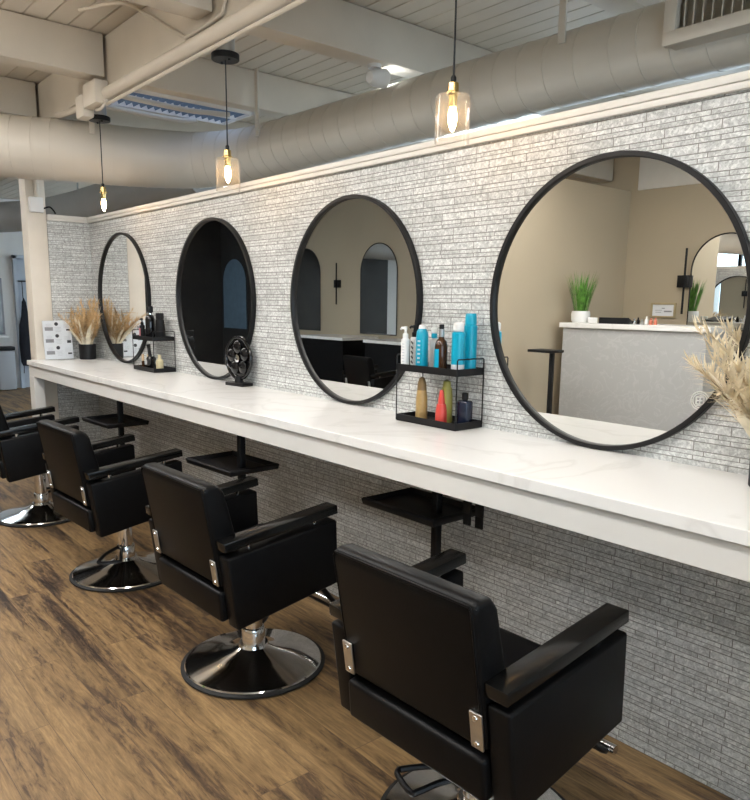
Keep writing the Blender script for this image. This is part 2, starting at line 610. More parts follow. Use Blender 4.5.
# right end: storefront window
bm = nb()
box(bm, (XR + 0.06, 2.7, 1.45), (0.12, 5.4, 2.9)); box(bm, (XR + 0.06, -2.45, 0.25), (0.12, 5.0, 0.5)); box(bm, (XR + 0.06, -2.45, 2.75), (0.12, 5.0, 0.3))
struct('wall_right', bm, M_greywall)
w = bpy.data.objects.new('window_1', None); C.objects.link(w); w['kind'] = 'structure'
bm = nb()
for yy in (-4.9, -3.28, -1.62, 0.0):
    box(bm, (XR + 0.06, yy, 1.55), (0.08, 0.06, 2.1))
for zz in (0.53, 2.57):
    box(bm, (XR + 0.06, -2.45, zz), (0.08, 4.9, 0.06))
obj('window_frame', bm, M_black, w)
for yy in (-4.09, -2.45, -0.81):
    bm = nb(); box(bm, (XR + 0.06, yy, 1.55), (0.008, 1.58, 2.0)); obj('window_pane', bm, M_pane, w)

# ceiling timbers
bm = nb(); box(bm, (-2.35, -0.275, 2.765), (11.5, 0.15, 0.27), 0.006)
tag(obj('ceiling_girder', bm, M_cream), 'long cream ceiling girder running above the row of chairs', 'beam')
bl = {-4.47: 'cream cross beam at the upper left, meeting the girder over the farthest pendant',
      -3.19: 'cream cross beam left of the nearest pendant, carrying the ceiling spotlight',
      -1.90: 'cream cross beam beyond the nearest pendant, right of the spotlight beam',
      -5.75: 'shaded cream cross beam in the bay beyond the upper left beam',
      -0.60: 'cream cross beam over the vent end of the duct'}
for bx in (-4.47, -3.19, -1.90, -5.75, -0.60):
    bm = nb()
    box(bm, (bx, -2.62, 2.785), (0.14, 4.5, 0.23), 0.006)
    box(bm, (bx, 2.6, 2.785), (0.14, 5.55, 0.23), 0.006)
    tag(obj('cross_beam', bm, M_cream), bl[bx], 'beam', 'ceiling cross beams')

# ------------------------------------------------------------------ ducts
path = [(1.6, 0.95, 2.47, .15), (0.0, .90, 2.465, .15), (-1.77, .85, 2.46, .15), (-2.9, .81, 2.45, .158), (-4.0, .77, 2.435, .168), (-4.62, .72, 2.42, .18),
        (-5.02, .52, 2.41, .19), (-5.2, .15, 2.405, .197), (-5.33, -.25, 2.41, .2), (-5.55, -.70, 2.42, .2), (-5.95, -1.5, 2.44, .2), (-6.45, -2.5, 2.46, .2)]
d = thing('air_duct', 'large cream spiral duct bending around the ceiling above the tiled wall', 'duct', (-3, 0.8, 2.46))
sp = smooth_path(path, 24)
off = Vector((3, -0.8, -2.46))
bm = nb(); tube(bm, [Vector(q[:3]) + off for q in sp], [q[3] for q in sp], 40); obj('duct_run', bm, M_duct, d)
# standing seams along the run
acc = 0
bm = nb()
for a, b in zip(sp, sp[1:]):
    va, vb = Vector(a[:3]), Vector(b[:3])
    step = (vb - va).length
    acc += step
    if acc > 0.11:
        acc = 0
        t = (vb - va).normalized()
        # gored elbow seams / spiral lock seams, slightly slanted
        tube(bm, [va + off - t * 0.004, va + off + t * 0.004], a[3] + 0.0028, 40)
obj('seam_ring', bm, M_duct, d)['kind'] = 'stuff'
VO = Vector((-1.125, 0.66, 2.548)) - Vector((-3, 0.8, 2.46))
bm = nb()
for zz in (-0.145, 0.145):
    box(bm, (0, 0.0, zz), (0.86, 0.03, 0.05), 0.003)
for xx in (-0.405, 0.405):
    box(bm, (xx, 0.0, 0), (0.05, 0.03, 0.25), 0.003)
for zz in (-0.16, 0.16):
    box(bm, (0, 0.10, zz), (0.84, 0.18, 0.015))
for xx in (-0.415, 0.415):
    box(bm, (xx, 0.10, 0), (0.012, 0.18, 0.30))
g = obj('air_vent', bm, M_duct, d, 'cream framed air vent with upright blades'); g.location = VO
bm = nb(); box(bm, (0, 0.10, 0), (0.78, 0.02, 0.27)); obj('backing', bm, M_black, g)
for i in range(22):
    bm = nb(); box(bm, (-0.365 + i * 0.0348, 0.022, 0), (0.004, 0.05, 0.242), 0, (0, 0, 0.35)); obj('blade', bm, M_duct, g)

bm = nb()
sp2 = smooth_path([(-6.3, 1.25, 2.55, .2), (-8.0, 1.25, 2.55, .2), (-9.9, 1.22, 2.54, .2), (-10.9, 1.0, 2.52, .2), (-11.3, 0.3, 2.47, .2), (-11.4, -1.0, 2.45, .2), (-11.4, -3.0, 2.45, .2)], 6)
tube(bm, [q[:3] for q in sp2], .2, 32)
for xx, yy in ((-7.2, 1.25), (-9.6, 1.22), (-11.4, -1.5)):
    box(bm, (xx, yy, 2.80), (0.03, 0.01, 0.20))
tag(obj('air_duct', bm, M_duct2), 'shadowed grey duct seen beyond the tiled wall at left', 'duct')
for i, (x0, yy, z0, lab) in enumerate([(-2.05, 0.70, 2.52, 'cream hanger strap in front of duct right of nearest pendant'),
                                  (-4.30, 0.570, 2.47, 'cream hanger strap beside the duct elbow near middle pendant'),
                                  (-5.02, -0.20, 2.50, 'short cream hanger strap on the duct left of the farthest pendant')]):
    bm = nb(); box(bm, (x0, yy, (2.88 + z0) / 2), (0.035, 0.012, 2.88 - z0), 0.002)
    if i == 2:
        bm.free(); bm = nb(); box(bm, (x0 - 0.09, yy, (2.88 + z0) / 2), (0.012, 0.035, 2.88 - z0), 0.002)
    tag(obj('hanger_strap', bm, M_duct), lab, 'strap')

# conduits on the girder
bm = nb(); tube(bm, [(-4.378, -0.372, 2.578), (3.2, -0.372, 2.578)], 0.032, 16)
tag(obj('conduit_pipe', bm, M_cream), 'thick cream conduit running along the underside of the girder', 'pipe')
bm = nb(); tube(bm, [(-4.40, -0.365, 2.525), (-3.13, -0.362, 2.533), (3.2, -0.362, 2.535)], 0.009, 8)
tag(obj('conduit_pipe', bm, M_cream), 'thin cream conduit just below the thick conduit', 'pipe')
bm = nb(); tube(bm, smooth_path([(-4.1, -0.60, 2.885), (-3.86, -0.49, 2.88), (-3.82, -0.37, 2.85), (-3.45, -0.362, 2.66), (-3.36, -0.362, 2.636), (-3.10, -0.362, 2.645), (-3.03, -0.364, 2.67), (-2.98, -0.364, 2.86), (-2.96, -0.38, 2.885)], 6), 0.009, 8)
tag(obj('conduit_pipe', bm, M_cream), 'bent cream conduit crossing the girder face at the top', 'pipe')
jb = thing('junction_box', 'cluster of cream electrical boxes at the end of the thick conduit', 'electrical box', (-4.47, -0.38, 2.585))
bm = nb(); box(bm, (-0.01, -0.02, 0.0), (0.20, 0.08, 0.13), 0.010); obj('box', bm, M_cream, jb)
bm = nb(); box(bm, (-0.22, -0.01, -0.03), (0.13, 0.07, 0.13), 0.014); obj('box', bm, M_cream, jb)
bm = nb(); tube(bm, smooth_path([(0.05, -0.01, -0.04), (0.12, -0.02, -0.075), (0.05, -0.02, -0.09), (-0.06, 0.0, -0.07)], 6), 0.008, 8); obj('cable', bm, M_cream, jb)
bm = nb(); tube(bm, [(-4.76, -0.37, 2.575), (-5.1, -0.36, 2.60), (-5.3, -0.36, 2.62)], 0.02, 10)
tag(obj('conduit_pipe', bm, M_cream), 'short cream conduit left of the electrical boxes', 'pipe')

# louvred ceiling light beyond the girder, with two pipes slung under it
lv = thing('ceiling_light', 'long louvred ceiling light with bluish slats beyond the girder', 'ceiling light', (-4.70, 0.16, 2.66))
bm = nb()
box(bm, (-0.19, 0, 0.04), (0.02, 1.0, 0.10)); box(bm, (0.19, 0, 0.04), (0.02, 1.0, 0.10)); box(bm, (0, -0.5, 0.04), (0.40, 0.02, 0.10)); box(bm, (0, 0.5, 0.04), (0.40, 0.02, 0.10)); box(bm, (0, 0, 0.10), (0.40, 1.0, 0.02)); box(bm, (0, 0, 0.01), (0.02, 1.0, 0.04))
for xx in (-0.12, 0.12):
    for yy in (-0.4, 0.4):
        tube(bm, [(xx, yy, 0.10), (xx, yy, 0.228)], 0.006, 6)
obj('housing', bm, M_white, lv)
bm = nb(); box(bm, (0, 0, 0.08), (0.36, 0.98, 0.012)); obj('diffuser', bm, M_louverglow, lv)
for i in range(20):
    bm = nb(); box(bm, (0, -0.465 + i * 0.049, 0.015), (0.37, 0.004, 0.035), 0, (0.35, 0, 0)); obj('slat', bm, M_slate, lv)
for x0, lab in ((-4.58, 'cream pipe slung under louvred ceiling light, nearer one'), (-4.88, 'cream pipe slung under louvred ceiling light, farther one')):
    bm = nb(); tube(bm, smooth_path([(x0, -0.2, 2.632), (x0, 0.2, 2.622), (x0 + 0.02, 0.36, 2.626), (x0 + 0.05, 0.5 if x0 > -4.7 else 0.42, 2.63)], 6), 0.016, 10)
    tag(obj('ceiling_pipe', bm, M_duct), lab, 'pipe')

# spotlight under the beam
s = thing('ceiling_spotlight', 'small white spotlight glowing under the cross beam over the duct', 'spotlight', (-3.19, 0.62, 2.67))
bm = nb(); cyl(bm, (0, 0, -0.02), 0.035, 0.02); tube(bm, [(0, 0, -0.01), (0, 0, -0.05)], 0.008); obj('mount', bm, M_plwhite, s)
bm = nb(); lathe(bm, [(0.0, 0), (0.03, 0.005), (0.045, 0.04), (0.05, 0.11), (0.046, 0.11), (0.04, 0.05), (0, 0.04)], (0, -0.04, -0.07), 24, (-1.45, 0, 0)); obj('lamp_head', bm, M_plwhite, s)
bm = nb(); lathe(bm, [(0, 0.09), (0.044, 0.092), (0, 0.098)], (0, -0.04, -0.07), 24, (-1.45, 0, 0)); obj('lens', bm, M_spotlit, s)

# unseen panel lights added to brighten the aisle and the room beyond
def panel(x, y, lab, m, up, sx=1.2, sy=0.30):
    t = thing('ceiling_light', lab, 'ceiling light', (x, y, 2.66))
    bm = nb(); box(bm, (0, 0, 0.02), (sx + 0.04, sy + 0.04, 0.03), 0.004)
    for xx in (-sx * 0.4, sx * 0.4):
        tube(bm, [(xx, 0, 0.03), (xx, 0, 0.236)], 0.004, 6)
    obj('housing', bm, M_plwhite, t)
    bm = nb(); box(bm, (0, 0, 0.0), (sx, sy, 0.012)); obj('diffuser', bm, m, t)
    bm = nb(); box(bm, (0, 0, 0.040), (sx, sy * 0.6, 0.008)); obj('fill_uplight', bm, up, t)  # upward glow added to brighten the ceiling boards
names = ['over the near chair', 'over the second chair', 'over the third chair', 'over the far chair', 'over the front door end']
for i, x in enumerate((-1.25, -2.55, -3.83, -5.1, 0.2)):
    panel(x, -1.55, 'slim white fill panel added above aisle ' + names[i], M_fill_warm, M_fillup_warm)
for x, lab in ((-6.5, 'slim white fill panel added past the far chair'), (-8.1, 'slim white fill panel added at the far end of the aisle')):
    panel(x, -1.7, lab, M_fill_warm, M_fillup_warm)
for x, lab in ((-1.9, 'slim white fill panel added above the front desk'), (-3.3, 'slim white fill panel added above the desk side aisle')):
    panel(x, -2.9, lab, M_fill_warm, M_fillup_warm)
for x, y, lab in ((-1.3, 2.4, 'cool white fill panel added beyond the wall, nearest'), (-3.9, 2.6, 'cool white fill panel added beyond the wall, middle'), (-7.2, 2.0, 'cool white fill panel added beyond the wall, far'), (-9.8, -0.7, 'cool white fill panel added near the pale blue door')):
    panel(x, y, lab, M_fill_cool, M_fillup_cool)

# ------------------------------------------------------------------ counter
bm = nb(); prism(bm, [(-0.518, 0.9335), (-0.0005, 0.9335), (-0.0005, CT), (-0.518, CT)], 'x', XL + 0.001, XR - 0.4, 0.002, 1)
tag(obj('worktop', bm, M_quartz), 'long white quartz worktop along the mirror wall', 'worktop')
ap = thing('counter_base', 'off-white apron and end leg carrying the quartz worktop', 'counter base', (XL, -0.5, 0))
bm = nb(); box(bm, ((XR - 0.4 - XL) / 2, 0.006, 0.893), (XR - 0.4 - XL - 0.002, 0.022, 0.081), 0.002, seg=1); obj('apron', bm, M_apron, ap)
bm = nb(); box(bm, (0.055, 0.031, 0.4265), (0.108, 0.075, 0.852), 0.002, seg=1); obj('leg', bm, M_apron, ap)

# ------------------------------------------------------------------ round mirrors
mirrors = [(-1.309, 'nearest and largest-looking round black-framed wall mirror, reflecting the reception desk'),
           (-2.590, 'second round black-framed mirror, reflecting two arched mirrors'),
           (-3.859, 'third round black-framed mirror, showing a nearly black reflection'),
           (-5.192, 'farthest round black-framed mirror, beside the tiled return wall')]
R = 0.457
root = None
for i, (x, lab) in enumerate(mirrors):
    if root is None:
        root = thing('round_mirror', lab, 'mirror', (x, 0, CT + R + 0.0005), 0, 'round mirrors on the counter')
        bm = nb()
        lathe(bm, [(R - 0.016, 0.003), (R - 0.016, 0.024), (R - 0.014, 0.027), (R - 0.002, 0.027), (R, 0.025), (R, 0.003), (R - 0.016, 0.003)], (0, 0, 0), 96, (PI / 2, 0, 0))
        obj('frame', bm, M_blackrim, root)
        bm = nb(); lathe(bm, [(0, 0.002), (R - 0.012, 0.002), (R - 0.012, 0.012), (0, 0.012)], (0, 0, 0), 96, (PI / 2, 0, 0)); obj('pane', bm, M_mirror, root)
    else:
        dup(root, (x, 0, CT + R + 0.0005), 0, lab)
# round white emblem stuck on the nearest mirror
bm = nb()
for r0, r1 in ((0.0275, 0.0245), (0.0215, 0.0195)):
    tube(bm, [((r0 + r1) / 2 * math.cos(2 * PI * k / 48), 0, (r0 + r1) / 2 * math.sin(2 * PI * k / 48)) for k in range(48)], (r0 - r1) / 2, 4, True)
for z0 in (-0.010, 0.0, 0.010):
    box(bm, (0, 0, z0), (0.022, 0.0012, 0.0022))
for x0 in (-0.011, 0.011, 0.0):
    box(bm, (x0, 0, 0), (0.0022, 0.0012, 0.022))
box(bm, (0.004, 0, 0.014), (0.012, 0.0012, 0.002)); box(bm, (-0.004, 0, -0.014), (0.012, 0.0012, 0.002))
o = obj('sticker', bm, M_plwhite); o.location = (-0.977, -0.0135, 1.161)
tag(o, 'round white emblem sticker at the lower right of the nearest mirror', 'sticker')

# ------------------------------------------------------------------ pendants
def pendant(x, lab, shade=True):
    t = thing('pendant_lamp', lab, 'lamp', (x, -0.265, 2.027), 0, 'pendant lamps over the counter')
    bm = nb(); cyl(bm, (0, 0, 0.486), 0.064, 0.028, 32, bev=0.003)
    for xx in (-0.035, 0.035):
        cyl(bm, (xx, 0, 0.478), 0.006, 0.01, 8)
    c = obj('canopy', bm, M_black, t)
    bm = nb(); cyl(bm, (0, 0, 0.514), 0.044, 0.0885, 24); obj('mounting_box', bm, M_galv, c, 'bright metal box above the black canopy')
    bm = nb(); tube(bm, [(0, 0, 0.488), (0.0015, 0, 0.3), (0, 0, 0.105)], 0.0032, 8); obj('cord', bm, M_black, t)
    bm = nb(); lathe(bm, [(0.007, 0.092), (0.009, 0.097), (0.009, 0.110), (0.005, 0.116)], (0, 0, 0), 16); obj('cord_grip', bm, M_black, t)
    bm = nb(); lathe(bm, [(0.013, 0.020), (0.014, 0.024), (0.014, 0.056), (0.024, 0.0575), (0.024, 0.064), (0.018, 0.068), (0.017, 0.092), (0.010, 0.097)], (0, 0, 0), 24); obj('socket', bm, M_brass, t)
    bm = nb(); lathe(bm, [(0, -0.056), (0.006, -0.050), (0.012, -0.034), (0.015, -0.014), (0.013, 0.006), (0.009, 0.022)], (0, 0, 0), 20); obj('bulb', bm, M_bulb, t)
    if shade:
        bm = nb(); lathe(bm, [(0.016, 0.0570), (0.050, 0.0560), (0.056, 0.050), (0.056, -0.092), (0.0535, -0.092), (0.0535, 0.048), (0.048, 0.053), (0.016, 0.0545), (0.016, 0.0570)], (0, 0, 0), 40)
        obj('lamp_shade', bm, M_glass, t)
pendant(-1.745, 'nearest pendant lamp with a clear glass cylinder shade')
pendant(-3.205, 'middle pendant lamp with a clear glass cylinder shade')
pendant(-4.795, 'farthest pendant lamp, a bare glowing bulb without shade', False)

# ------------------------------------------------------------------ salon chairs
TILT = 0.11
def side_poly():
    return [(-0.283, 0.582), (0.182, 0.630), (0.190, 0.382), (-0.248, 0.318)]

def make_chair(lab, loc, rz):
    t = thing('salon_chair', lab, 'chair', loc, rz, 'black hydraulic salon chairs')
    # base
    bm = nb(); lathe(bm, [(0.0, 0.002), (0.278, 0.002), (0.284, 0.006), (0.284, 0.012), (0.272, 0.017), (0.0, 0.017)], (0, 0, 0), 64); obj('rubber_rim', bm, M_rubber, t)
    bm = nb(); lathe(bm, [(0.270, 0.0165), (0.266, 0.022), (0.235, 0.030), (0.150, 0.046), (0.085, 0.066), (0.060, 0.082), (0.056, 0.092), (0.0, 0.092)], (0, 0, 0), 64); obj('base', bm, M_chrome, t, 'chrome dome base')
    bm = nb(); lathe(bm, [(0.046, 0.090), (0.046, 0.150), (0.043, 0.156), (0.036, 0.158), (0.036, 0.335), (0, 0.335)], (0, 0, 0), 32); obj('column', bm, M_chrome, t, 'chrome hydraulic column')
    # pump lever: black loop behind
    bm = nb()
    lp = [(-0.030, -0.036, 0.150), (-0.060, -0.10, 0.145), (-0.080, -0.155, 0.135), (-0.095, -0.172, 0.132), (-0.165, -0.150, 0.132), (-0.182, -0.135, 0.133), (-0.176, -0.115, 0.134), (-0.12, -0.05, 0.142), (-0.034, 0.0, 0.150)]
    tube(bm, smooth_path(lp, 4), 0.009, 8); obj('pump_lever', bm, M_black, t)
    # seat plate + cushion
    bm = nb(); box(bm, (0, -0.02, 0.338), (0.30, 0.30, 0.022), 0.004, (TILT, 0, 0)); obj('seat_plate', bm, M_black, t)
    bm = nb(); prism(bm, [(-0.235, 0.335), (-0.235, 0.440), (0.200, 0.492), (0.215, 0.470), (0.215, 0.405), (0.20, 0.388)], 'x', -0.236, 0.236, 0.018, 3); obj('seat', bm, M_vinyl, t)
    # upholstered sides
    for s_ in (-1, 1):
        bm = nb(); prism(bm, side_poly(), 'x', s_ * 0.238, s_ * 0.303, 0.009, 3)
        sd = obj('side_panel', bm, M_vinyl, t)
        for yy, z0 in ((-0.18, 0.588), (0.10, 0.617)):
            bm = nb(); tube(bm, [(s_ * 0.268, yy, z0), (s_ * 0.268, yy, z0 + 0.038)], 0.010, 12); obj('arm_post', bm, M_chrome, sd)
        bm = nb(); box(bm, (s_ * 0.268, -0.052, 0.644), (0.064, 0.480, 0.034), 0.004, (0.103, 0, 0)); obj('armrest', bm, M_lacquer, t)
    # rear rail under the back
    bm = nb(); prism(bm, [(-0.272, 0.330), (-0.280, 0.440), (-0.236, 0.446), (-0.232, 0.335)], 'x', -0.236, 0.236, 0.012, 3); obj('rear_rail', bm, M_vinyl, t)
    # backrest
    bm = nb(); prism(bm, [(-0.272, 0.458), (-0.332, 0.800), (-0.322, 0.822), (-0.270, 0.822), (-0.246, 0.790), (-0.165, 0.478), (-0.19, 0.452)], 'x', -0.2365, 0.2365, 0.016, 3)
    bk = obj('backrest', bm, M_vinyl, t)
    bm = nb()
    ez = [(-0.228, -0.2585, 0.465), (-0.228, -0.3175, 0.800), (-0.222, -0.3185, 0.811), (0.222, -0.3185, 0.811), (0.228, -0.3175, 0.800), (0.228, -0.2585, 0.465)]
    tube(bm, [(x * 1.0, y_ - 0.012, z_) for x, y_, z_ in ez], 0.0035, 6); obj('piping', bm, M_vinyl, bk)
    for s_ in (-1, 1):
        bm = nb(); box(bm, (s_ * 0.219, -0.2865, 0.512), (0.036, 0.006, 0.092), 0.0025, (0.14, 0, 0))
        br = obj('bracket', bm, M_steel, t, 'brushed steel back bracket')
        for zz in (0.480, 0.544):
            bm = nb(); lathe(bm, [(0.0075, 0), (0.006, 0.004), (0, 0.005)], (s_ * 0.219, -0.289 - (zz - 0.512) * 0.14, zz), 12, (PI / 2, 0, 0)); obj('screw', bm, M_chrome, br)
    # foot rest
    bm = nb()
    half = [(0.14, 0.10, 0.372), (0.15, 0.20, 0.33), (0.165, 0.30, 0.205), (0.165, 0.345, 0.170)]
    tube(bm, smooth_path([(-x, y_, z_) for x, y_, z_ in half] + [(0.0, 0.348, 0.164)] + list(reversed(half)), 5), 0.011, 8)
    obj('footrest_frame', bm, M_black, t)
    bm = nb(); tube(bm, [(-0.205, 0.345, 0.185), (0.205, 0.345, 0.185)], 0.014, 16); obj('footrest_bar', bm, M_chrome, t, 'chrome footrest bar')
    return t
ch = make_chair('nearest black salon chair, its back filling the lower right of view', (-1.182, -0.665, 0), 0.02)
def place_chair(loc, rz, lever, lab):
    c2 = dup(ch, loc, rz, lab)
    for k_ in kids(c2):
        if k_.name.startswith('pump_lever'):
            k_.rotation_euler = (0, 0, math.radians(lever))      # the lever swings round the column
    return c2
place_chair((-2.375, -0.663, 0), 0.025, -80, 'second black salon chair from the camera, whole chrome base in view')
place_chair((-3.645, -0.672, 0), 0.045, 85, 'third black salon chair from the camera, behind the second one')
place_chair((-5.0, -0.705, 0), -0.03, -80, 'farthest black salon chair, cut by the left edge of the photo')

# ------------------------------------------------------------------ trolleys with trays under the counter
def make_trolley(lab, loc, rz, px, py):
    t = thing('tray_trolley', lab, 'trolley', loc, rz, 'black tray stands under the counter')
    bm = nb()
    prism(bm, [(-0.185, -0.12), (0.185, -0.12), (0.185, 0.12), (-0.185, 0.12)], 'z', 0.640, 0.645)
    for s_ in (-1, 1):
        box(bm, (0, s_ * 0.127, 0.6525), (0.40, 0.016, 0.026), 0.003, (s_ * -0.35, 0, 0)); box(bm, (s_ * 0.192, 0, 0.6525), (0.016, 0.26, 0.026), 0.003, (0, s_ * 0.35, 0))
    obj('tray', bm, M_black, t)
    bm = nb(); box(bm, (px, py, 0.44), (0.030, 0.030, 0.80), 0.003); obj('pole', bm, M_black, t)
    bm = nb(); box(bm, (px * 0.5, py * 0.5, 0.632), (abs(px) + 0.05, abs(py) + 0.05, 0.014), 0.002); obj('bracket', bm, M_black, t)
    bm = nb()
    for a in range(4):
        an = PI / 4 + a * PI / 2
        box(bm, (px + math.cos(an) * 0.07, py + math.sin(an) * 0.07, 0.050), (0.16, 0.028, 0.018), 0.003, (0, 0, an))
    obj('base', bm, M_black, t)
    for a in range(4):
        an = PI / 4 + a * PI / 2
        bm = nb(); cyl(bm, (px + math.cos(an) * 0.135, py + math.sin(an) * 0.135 - 0.010, 0.0205), 0.020, 0.020, 16, (-PI / 2, 0, 0)); obj('caster', bm, M_rubber, t)
    return t
tr = make_trolley('black tray stand under the counter beside the nearest chair', (-1.965, -0.150, 0), 0.0, 0.085, 0.0)
dup(tr, (-3.07, -0.355, 0), 0.05, 'black tray stand under the counter behind the second chair')
dup(tr, (-4.62, -0.33, 0), 0.05, 'black tray stand under the counter behind the third chair')

for i, (x0, lab) in enumerate(((-1.645, 'black comb hanging under the counter, left one of a pair'), (-1.590, 'black comb hanging under the counter, right one of a pair'))):
    bm = nb(); box(bm, (0, 0, -0.03), (0.034, 0.010, 0.05), 0.002)
    for k in range(6):
        box(bm, (-0.0142 + k * 0.0057, 0, -0.07), (0.0030, 0.007, 0.05))
    box(bm, (0, 0, 0.08), (0.008, 0.003, 0.173))
    o = obj('comb', bm, M_black); o.location = (x0, -0.24, 0.767); tag(o, lab, 'comb', 'combs hanging under the counter')

# ------------------------------------------------------------------ wire racks with trays
def make_rack(lab, loc):
    t = thing('tray_rack', lab, 'rack', loc, 0, 'two tier wire racks on the counter')
    W_, D_ = 0.318, 0.145
    for z0, nm in ((0.0008, 'lower_tray'), (0.198, 'upper_tray')):
        bm = nb(); box(bm, (0, 0, z0 + 0.003), (W_, D_, 0.006), 0.001, seg=1)
        for s_ in (-1, 1):
            box(bm, (0, s_ * (D_ / 2 - 0.002), z0 + 0.013), (W_, 0.004, 0.026)); box(bm, (s_ * (W_ / 2 - 0.002), 0, z0 + 0.013), (0.004, D_, 0.026))
        obj(nm, bm, M_black, t)
    for s_ in (-1, 1):
        x = s_ * (W_ / 2 + 0.0015)
        bm = nb()
        tube(bm, [(x, -D_ / 2, 0.003), (x, -D_ / 2, 0.255), (x, -D_ / 2 + 0.004, 0.259), (x, D_ / 2 - 0.008, 0.259), (x, D_ / 2 - 0.004, 0.255), (x, D_ / 2 - 0.004, 0.003)], 0.0025, 8)
        obj('side_wire', bm, M_black, t)
    return t
rk = make_rack('black two tier tray rack holding turquoise cans beside the nearest mirror', (-1.957, -0.0785, CT))
dup(rk, (-4.550, -0.0785, CT), 0, 'black two tier tray rack holding dark bottles, between the two farthest mirrors')

def bottle(name, lab, cat, loc, parts, group=None, zs=1.0):
    """parts: list of (part name, profile or builder, material)"""
    t = thing(name, lab, cat, loc, 0, group)
    for nm, f_, m in parts:
        bm = nb()
        if callable(f_):
            f_(bm)
        else:
            lathe(bm, f_, (0, 0, 0), 24)
        for v in bm.verts:
            v.co.z *= zs
        obj(nm, bm, m, t)
    return t
zu = CT + 0.2045
zl = CT + 0.0075
GR = 'hair products on the rack by the nearest mirror'
def cyp(r, z0, z1, b=0.003):
    return [(0, z0), (r - b, z0), (r, z0 + b), (r, z1 - b), (r - b, z1), (0, z1)]
def label_lines(bm, r, z0, z1, n=5, w=0.7):
    for k in range(n):
        zz = z0 + (z1 - z0) * (k + 0.5) / n
        for q in range(-2, 3):
            a = -PI / 2 + q * w / 5 + 0.25
            box(bm, (r * math.cos(a), r * math.sin(a), zz), (0.0006, r * w / 5 * 0.8, (z1 - z0) / n * 0.4), 0, (0, 0, a))
def pump_head(r, z):
    def f_(bm):
        lathe(bm, [(0, z), (r, z), (r, z + 0.014), (r * 0.5, z + 0.018), (r * 0.4, z + 0.030), (0, z + 0.030)], seg=16)
        tube(bm, [(0, 0, z + 0.034), (-r * 1.6, -0.004, z + 0.033), (-r * 2.0, -0.005, z + 0.029)], 0.0042, 8)
        cyl(bm, (0, 0, z + 0.028), r * 0.6, 0.011, 12)
    return f_
bottle('pump_bottle', 'white pump bottle at the left end of the upper tray', 'bottle', (-2.100, -0.125, zu),
       [('body', cyp(0.0165, 0, 0.098, 0.004), M_plwhite), ('pump', pump_head(0.011, 0.098), M_plwhite), ('print', lambda bm: label_lines(bm, 0.0167, 0.02, 0.085, 7), M_paleink)], GR, 1.19)
bottle('pump_bottle', 'white bottle with black pump and slanted dark lettering', 'bottle', (-2.098, -0.078, zu),
       [('body', cyp(0.0165, 0, 0.102, 0.004), M_plwhite), ('pump', pump_head(0.011, 0.102), M_black), ('print', lambda bm: [box(bm, (0.0035, -0.0167, 0.02 + k * 0.016), (0.012, 0.001, 0.006), 0, (0, 0.7, 0)) for k in range(5)], M_ink)], GR, 1.19)
bottle('spray_can', 'turquoise can with rounded shoulder and white cap, left of amber bottle', 'can', (-2.012, -0.120, zu),
       [('body', [(0, 0), (0.022, 0), (0.0235, 0.004), (0.0235, 0.105), (0.021, 0.122), (0.015, 0.132), (0, 0.132)], M_cyan), ('cap', [(0.015, 0.130), (0.015, 0.134), (0.012, 0.143), (0, 0.146)], M_plwhite), ('print', lambda bm: label_lines(bm, 0.0238, 0.02, 0.10, 6, 0.5), M_paleink)], GR, 1.19)
bottle('shampoo_bottle', 'white bottle with teal neck, half hidden behind the amber bottle', 'bottle', (-2.012, -0.055, zu),
       [('body', cyp(0.020, 0, 0.100, 0.005), M_plwhite), ('neck', cyp(0.012, 0.100, 0.116), M_cyan), ('cap', cyp(0.013, 0.116, 0.136), M_plwhite)], GR, 1.19)
bottle('oil_bottle', 'amber glass bottle with blue label and silver neck', 'bottle', (-1.912, -0.118, zu),
       [('body', [(0, 0), (0.022, 0), (0.024, 0.004), (0.024, 0.080), (0.020, 0.096), (0.0095, 0.106), (0.0095, 0.112), (0, 0.112)], M_amber), ('neck_sleeve', cyp(0.0105, 0.110, 0.134, 0.001), M_galv), ('cap', cyp(0.0095, 0.134, 0.148, 0.002), M_black),
        ('label', lambda bm: [box(bm, (0.0242 * math.cos(a), 0.0242 * math.sin(a), 0.042), (0.0012, 0.0080, 0.062), 0, (0, 0, a)) for a in [(-PI / 2 - 0.85 + 0.28 * k) for k in range(5)]], M_cyan)], GR, 1.19)
bottle('spray_can', 'turquoise can with a broad white cap at the tray front', 'can', (-1.831, -0.113, zu),
       [('body', cyp(0.0240, 0, 0.128, 0.004), M_cyan), ('cap', cyp(0.0195, 0.128, 0.156, 0.005), M_plwhite), ('band', cyp(0.0243, 0.006, 0.030, 0.001), M_paleink)], GR, 1.19)
bottle('spray_can', 'tallest plain turquoise can at the back right of the tray', 'can', (-1.836, -0.044, zu),
       [('body', cyp(0.0245, 0, 0.150, 0.005), M_cyan), ('cap', [(0.0215, 0.150), (0.0205, 0.178), (0.018, 0.183), (0, 0.183)], M_cyan)], GR, 1.19)
bottle('shampoo_bottle', 'gold bottle with bronze cap on the lower tray', 'bottle', (-2.020, -0.108, zl),
       [('body', [(0, 0), (0.022, 0), (0.0235, 0.005), (0.022, 0.075), (0.0175, 0.105), (0, 0.105)], M_gold), ('cap', [(0.0185, 0.100), (0.0165, 0.122), (0.010, 0.140), (0, 0.144)], M_goldcap)], GR, 1.19)
bottle('spray_bottle', 'coral red bottle with slim red neck on the lower tray', 'bottle', (-1.905, -0.116, zl),
       [('body', [(0, 0), (0.021, 0), (0.0225, 0.004), (0.0215, 0.045), (0.017, 0.066), (0, 0.066)], M_red), ('cap', [(0.0135, 0.064), (0.0115, 0.084), (0.0085, 0.104), (0.006, 0.110), (0, 0.110)], M_red)], GR, 1.19)
